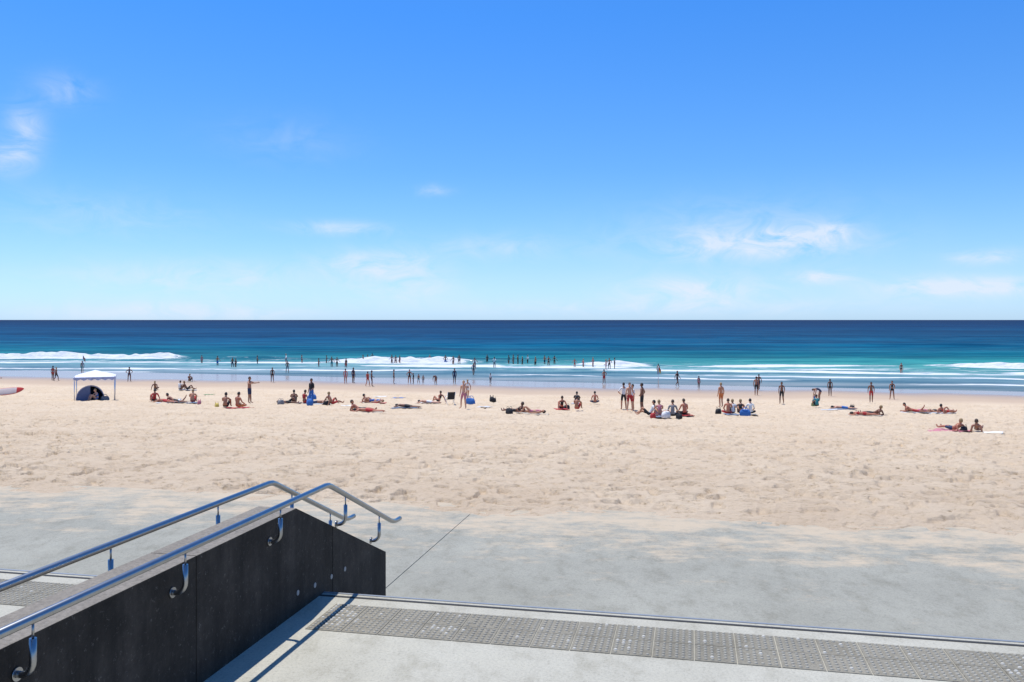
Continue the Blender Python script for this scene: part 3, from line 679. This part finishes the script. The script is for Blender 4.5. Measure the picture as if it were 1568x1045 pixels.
sit = [(295, 618, 'sit', .4, 0, RED, 0), (345, 626, 'sit', .2, 1, BLK, 0), (364, 626, 'sitcross', -.3, 4, ORG, 0), (508, 621, 'sitback', -.5, 1, RED, 0), (883, 619, 'sit', 0, 3, BLK, 0), (911, 619, 'sitcross', .2, 4, NVY, 0),
       (860, 628, 'sitback', .3, 4, BLK, 1), (883, 629, 'sit', -.2, 1, RED, 0), (1010, 639, 'sit', .3, 0, PNK, 1), (1030, 640, 'sitcross', 0, 0, GRY, 0), (1048, 637, 'sitcross', .5, 4, BLK, 0), (1115, 636, 'sitcross', 0, 4, RED, 0), (1122, 636, 'sit', .1, 1, WHT, 1),
       (1134, 636, 'sit', 0, 1, BLK, 1), (1149, 636, 'sitcross', .1, 2, WHT, 0), (790, 633, 'recline', 1.2, 3, BLK, 1), (290, 585, 'sit', .2, 3, BLK, 0), (238, 598, 'sitback', .4, 3, BLK, 0), (286, 598, 'sitback', -1.2, 3, BLK, 0), (275, 598, 'sit', 0, 0, WHT, 1),
       (450, 618, 'sit', .4, 3, BLK, 0), (466, 619, 'sitcross', -.4, 1, RED, 1), (1460, 661, 'recline', .5, 4, NVY, 0), (1497, 662, 'recline', -.4, 1, BLK, 0), (236, 616, 'sitback', .8, 4, RED, 0), (995, 638, 'sitback', 1.3, 0, WHT, 1), (1338, 637, 'recline', .9, 3, BLK, 0),
       (672, 617, 'sitback', .9, 4, BLK, 1), (566, 617, 'recline', -.8, 0, BLU, 0), (1251, 624, 'sit', .2, 1, TEAL, 0), (1448, 634, 'recline', -.9, 4, RED, 1), (551, 631, 'recline', -1.4, 4, BLK, 0)]
tcols = [MUTE, PALE, SANDY, DUSK, SANDY, GRY, PALE, RED, DUSK]
for i, (u, v, ps, rz, sk, col, fm) in enumerate(sit):
    l = at(u, v); tee = col in (WHT,) or i % 5 == 4
    l.z += .045
    person('seated_beachgoer', ps, l, SEAF+rz, 1.72 if v < 650 else 1.55, outfit('tee', col, BLK) if tee else outfit('bikini' if fm else 'shorts', col), sk, None, bool(fm))
    if i % 2 == 0: towel(at(u, v)+Vector((0, .25, .0)), SEAF+rz+rnd.uniform(-.2, .2), PNK if v > 650 else rnd.choice(tcols), 1.6, .75)
lie = [(252, 617, 'prone', 1.4, 4, RED), (268, 617, 'elbows', 1.7, 1, BLK), (572, 617, 'supine', -1.4, 2, BLU), (562, 632, 'prone', 1.7, 4, RED), (440, 619, 'supine', 1.6, 3, BLK), (485, 619, 'prone', -1.4, 1, NVY), (655, 618, 'prone', 1.5, 2, WHT), (815, 634, 'supine', -1.6, 0, PNK),
       (1030, 636, 'prone', 1.5, 0, WHT), (1290, 627, 'prone', 1.5, 2, BLU), (1322, 637, 'prone', 1.6, 4, RED), (1398, 632, 'elbows', 1.5, 4, RED), (1408, 632, 'prone', -1.5, 4, PNK), (1440, 633, 'supine', 1.4, 0, BLK), (622, 625, 'prone', 1.4, 3, BLK)]
for (u, v, ps, rz, sk, col) in lie:
    l = at(u, v); l.z += .035
    person('sunbather', ps, l, SEAF+rz, 1.7, outfit(random.choice(['bikini', 'shorts']), col), sk, None, random.random() < .5)
    towel(at(u, v), SEAF+rz, rnd.choice(tcols), 1.8, .8)
for (u, v, rz, c_) in [(1514, 663, 1.2, WHT), (1442, 661, 1.3, PNK), (530, 622, 1.4, WHT), (320, 605, 1.2, GRN), (650, 617, 1.3, WHT), (742, 624, 1.2, PALE), (610, 610, 1.4, BLU), (583, 608, 1.5, WHT), (1270, 628, 1.5, PALE)]:
    towel(at(u, v), SEAF+rz, c_, 1.1, .5)
for (u, v, c_, s) in [(720, 620, BLU, 1.5), (753, 615, BLK, 1.2), (757, 615, BLK, .9), (430, 620, GRY, 1), (1020, 640, WHT, 1.1), (1100, 634, BLK, 1), (1141, 637, BLU, 1.2), (1247, 622, GRN, .9), (868, 627, BLK, .9), (305, 619, PNK, .8), (332, 624, YEL, .8), (780, 634, BLK, 1), (1000, 640, RED, .8), (1305, 627, BLK, .9), (275, 617, WHT, .8), (500, 621, BLK, .9), (1040, 641, BLK, .8), (474, 621, BLU, 1.4), (478, 612, BLU, 1.3), (1476, 662, BLK, .8)]:
    bag(at(u, v), rnd.uniform(0, 3), c_, s)

# ---------------- gazebo shelter ----------------
gl = at(146, 613); gz_e = empty('beach_gazebo', gl, .42)
m_white = simple('white_canvas', (.70, .71, .78), .7); m_navy = simple('navy_fabric', (.045, .06, .12), .8); m_pole = simple('pole_metal', (.7, .7, .72), .35, .8)
g = Geo(); hw = 1.22
for sx_ in (-1, 1):
    for sy in (-1, 1): g.tube([(sx_*hw, sy*hw, -.25), (sx_*hw, sy*hw, 1.72)], .032, 8)
g.obj('poles', m_pole, True, gz_e)
g = Geo(); nn = 12; vs = []; fs = []
for j in range(nn+1):
    for i in range(nn+1):
        x = (i/nn*2-1); y = (j/nn*2-1); r = max(abs(x), abs(y)); vs.append((x*1.28, y*1.28, 1.66+.42*(1-r)**.8*(1-.12*abs(math.sin(math.atan2(y, x)*2)))))
fs = [(j*(nn+1)+i, j*(nn+1)+i+1, (j+1)*(nn+1)+i+1, (j+1)*(nn+1)+i) for j in range(nn) for i in range(nn)]
g.add(vs, fs)
for (ax_, sg) in ((0, 1), (0, -1), (1, 1), (1, -1)):
    vv = []
    for k in range(nn+1):
        t = (k/nn*2-1)*1.28
        for z in (1.662, 1.48+.05*math.cos(k*math.pi)):
            vv.append((sg*1.284, t, z) if ax_ == 0 else (t, sg*1.284, z))
    g.add(vv, [(2*k, 2*k+2, 2*k+3, 2*k+1) for k in range(nn)], 1)
g.obj('canopy', [m_white, simple('canopy_valance', (.34, .38, .56), .7, 0, .6, 6)], False, gz_e)
g = Geo(); vs = []; na, nl = 14, 8
for j in range(nl+1):
    y = (j/nl-.5)*1.5; k = 1-.35*max(0, y/.85)
    for i in range(na+1):
        a = math.pi*i/na; vs.append((-.28+.86*math.cos(a)*k, y, 1.12*math.sin(a)**.8*k-.08))
g.add(vs, [(j*(na+1)+i, j*(na+1)+i+1, (j+1)*(na+1)+i+1, (j+1)*(na+1)+i) for j in range(nl) for i in range(na)])
g.add([vs[nl*(na+1)+i] for i in range(na+1)], [tuple(range(na+1))])
fl = [(-.28+.86*math.cos(math.pi*i/na), -.752, 1.12*math.sin(math.pi*i/na)**.8-.08) for i in range(na+1)]
g.add([fl[i] for i in range(7, na+1)]+[(-.28, -.76, -.08)], [tuple(range(na+2-7))], 1)
g.obj('popup_tent', [m_navy, simple('tent_flap', (.12, .15, .26), .8)], False, gz_e)
g = Geo(); g.tube([(-.28+.87*math.cos(a), -.76, 1.13*math.sin(a)**.8-.08) for a in np.linspace(0.001, math.pi-.001, 16)], .03, 8)
g.obj('tent_hem', simple('grey_trim', (.35, .36, .48), .7), True, gz_e)
person('seated_beachgoer', 'sit', gl+Vector((.55, -.9, .05)), 2.4, 1.6, outfit('bikini', BLU), 2, 2, True)
bag(gl+Vector((.95, -.6, 0)), .4, GRY, 1.1)
# ---------------- surfboard ----------------
vs = []; ns = 20; nk = 12
for j in range(ns+1):
    t = j/ns*2-1; wd = .30*max(0.02, (1-abs(t)**2.6))**.6; rk = .16*t*t*abs(t); th = .06*max(.05, (1-abs(t)**4))
    for i in range(nk):
        a = 2*math.pi*i/nk; vs.append((t*1.45, wd*math.cos(a), rk+th*math.sin(a)))
mi = []; fs = []
for j in range(ns):
    for i in range(nk):
        fs.append((j*nk+i, j*nk+(i+1) % nk, (j+1)*nk+(i+1) % nk, (j+1)*nk+i)); mi.append(1 if (j > 15 or j < 3 or i in (11, 0, 5, 6)) else 0)
o = mkobj('surfboard', vs, fs, [simple('board_white', (.6, .5, .46), .3), simple('board_red', (.5, .05, .03), .3)], True, mi)
o.location = at(8, 606)+Vector((0, 0, .30)); o.rotation_euler = (R(62), R(-6), R(6))
person('standing_man', 'armout', at(-12, 607), RT, 1.75, outfit('tee', RED, YEL), 1, 1)
# ---------------- beach flags ----------------
for (u, v, hh, ca, cb) in ((127, 575, 2.6, MUTE, MUTE), (1008, 592, 2.2, RED, YEL)):
    e = empty('beach_flag', at(u, v)); g = Geo(); g.tube([(0, 0, -.3), (0, 0, hh)], .03, 8); g.obj('pole', m_pole, True, e)
    vs = []; 
    for j in range(3):
        for i in range(9): vs.append((.02+i*.035, .05*math.sin(i*.9), hh-.02-j*.24-.05*i))
    mkobj('flag', vs, [(j*9+i, j*9+i+1, (j+1)*9+i+1, (j+1)*9+i) for j in range(2) for i in range(8)], [cloth(ca), cloth(cb)], True, [j for j in range(2) for i in range(8)], e)
# ---------------- folding chair ----------------
e = empty('beach_chair', at(689, 620), .4); g = Geo()
for x in (-.27, .27):
    g.tube([(x, -.28, 0), (x, .22, .42), (x, .24, .44)], .014, 8); g.tube([(x, .28, 0), (x, -.2, .38), (x, -.36, .9)], .014, 8); g.tube([(x, -.22, .58), (x, .25, .58)], .016, 8); g.tube([(x, .24, .4), (x, .24, .58)], .012, 6)
g.obj('frame', m_pole, True, e)
g = Geo(); g.box((-.26, -.2, .375), (.26, .24, .39)); g.add([(-.26, -.19, .40), (.26, -.19, .40), (.26, -.35, .9), (-.26, -.35, .9)], [(0, 1, 2, 3)]); g.obj('sling', cloth(BLK), False, e)

sc.view_settings.view_transform = 'Standard'; sc.view_settings.look = 'None'; sc.view_settings.exposure = 0
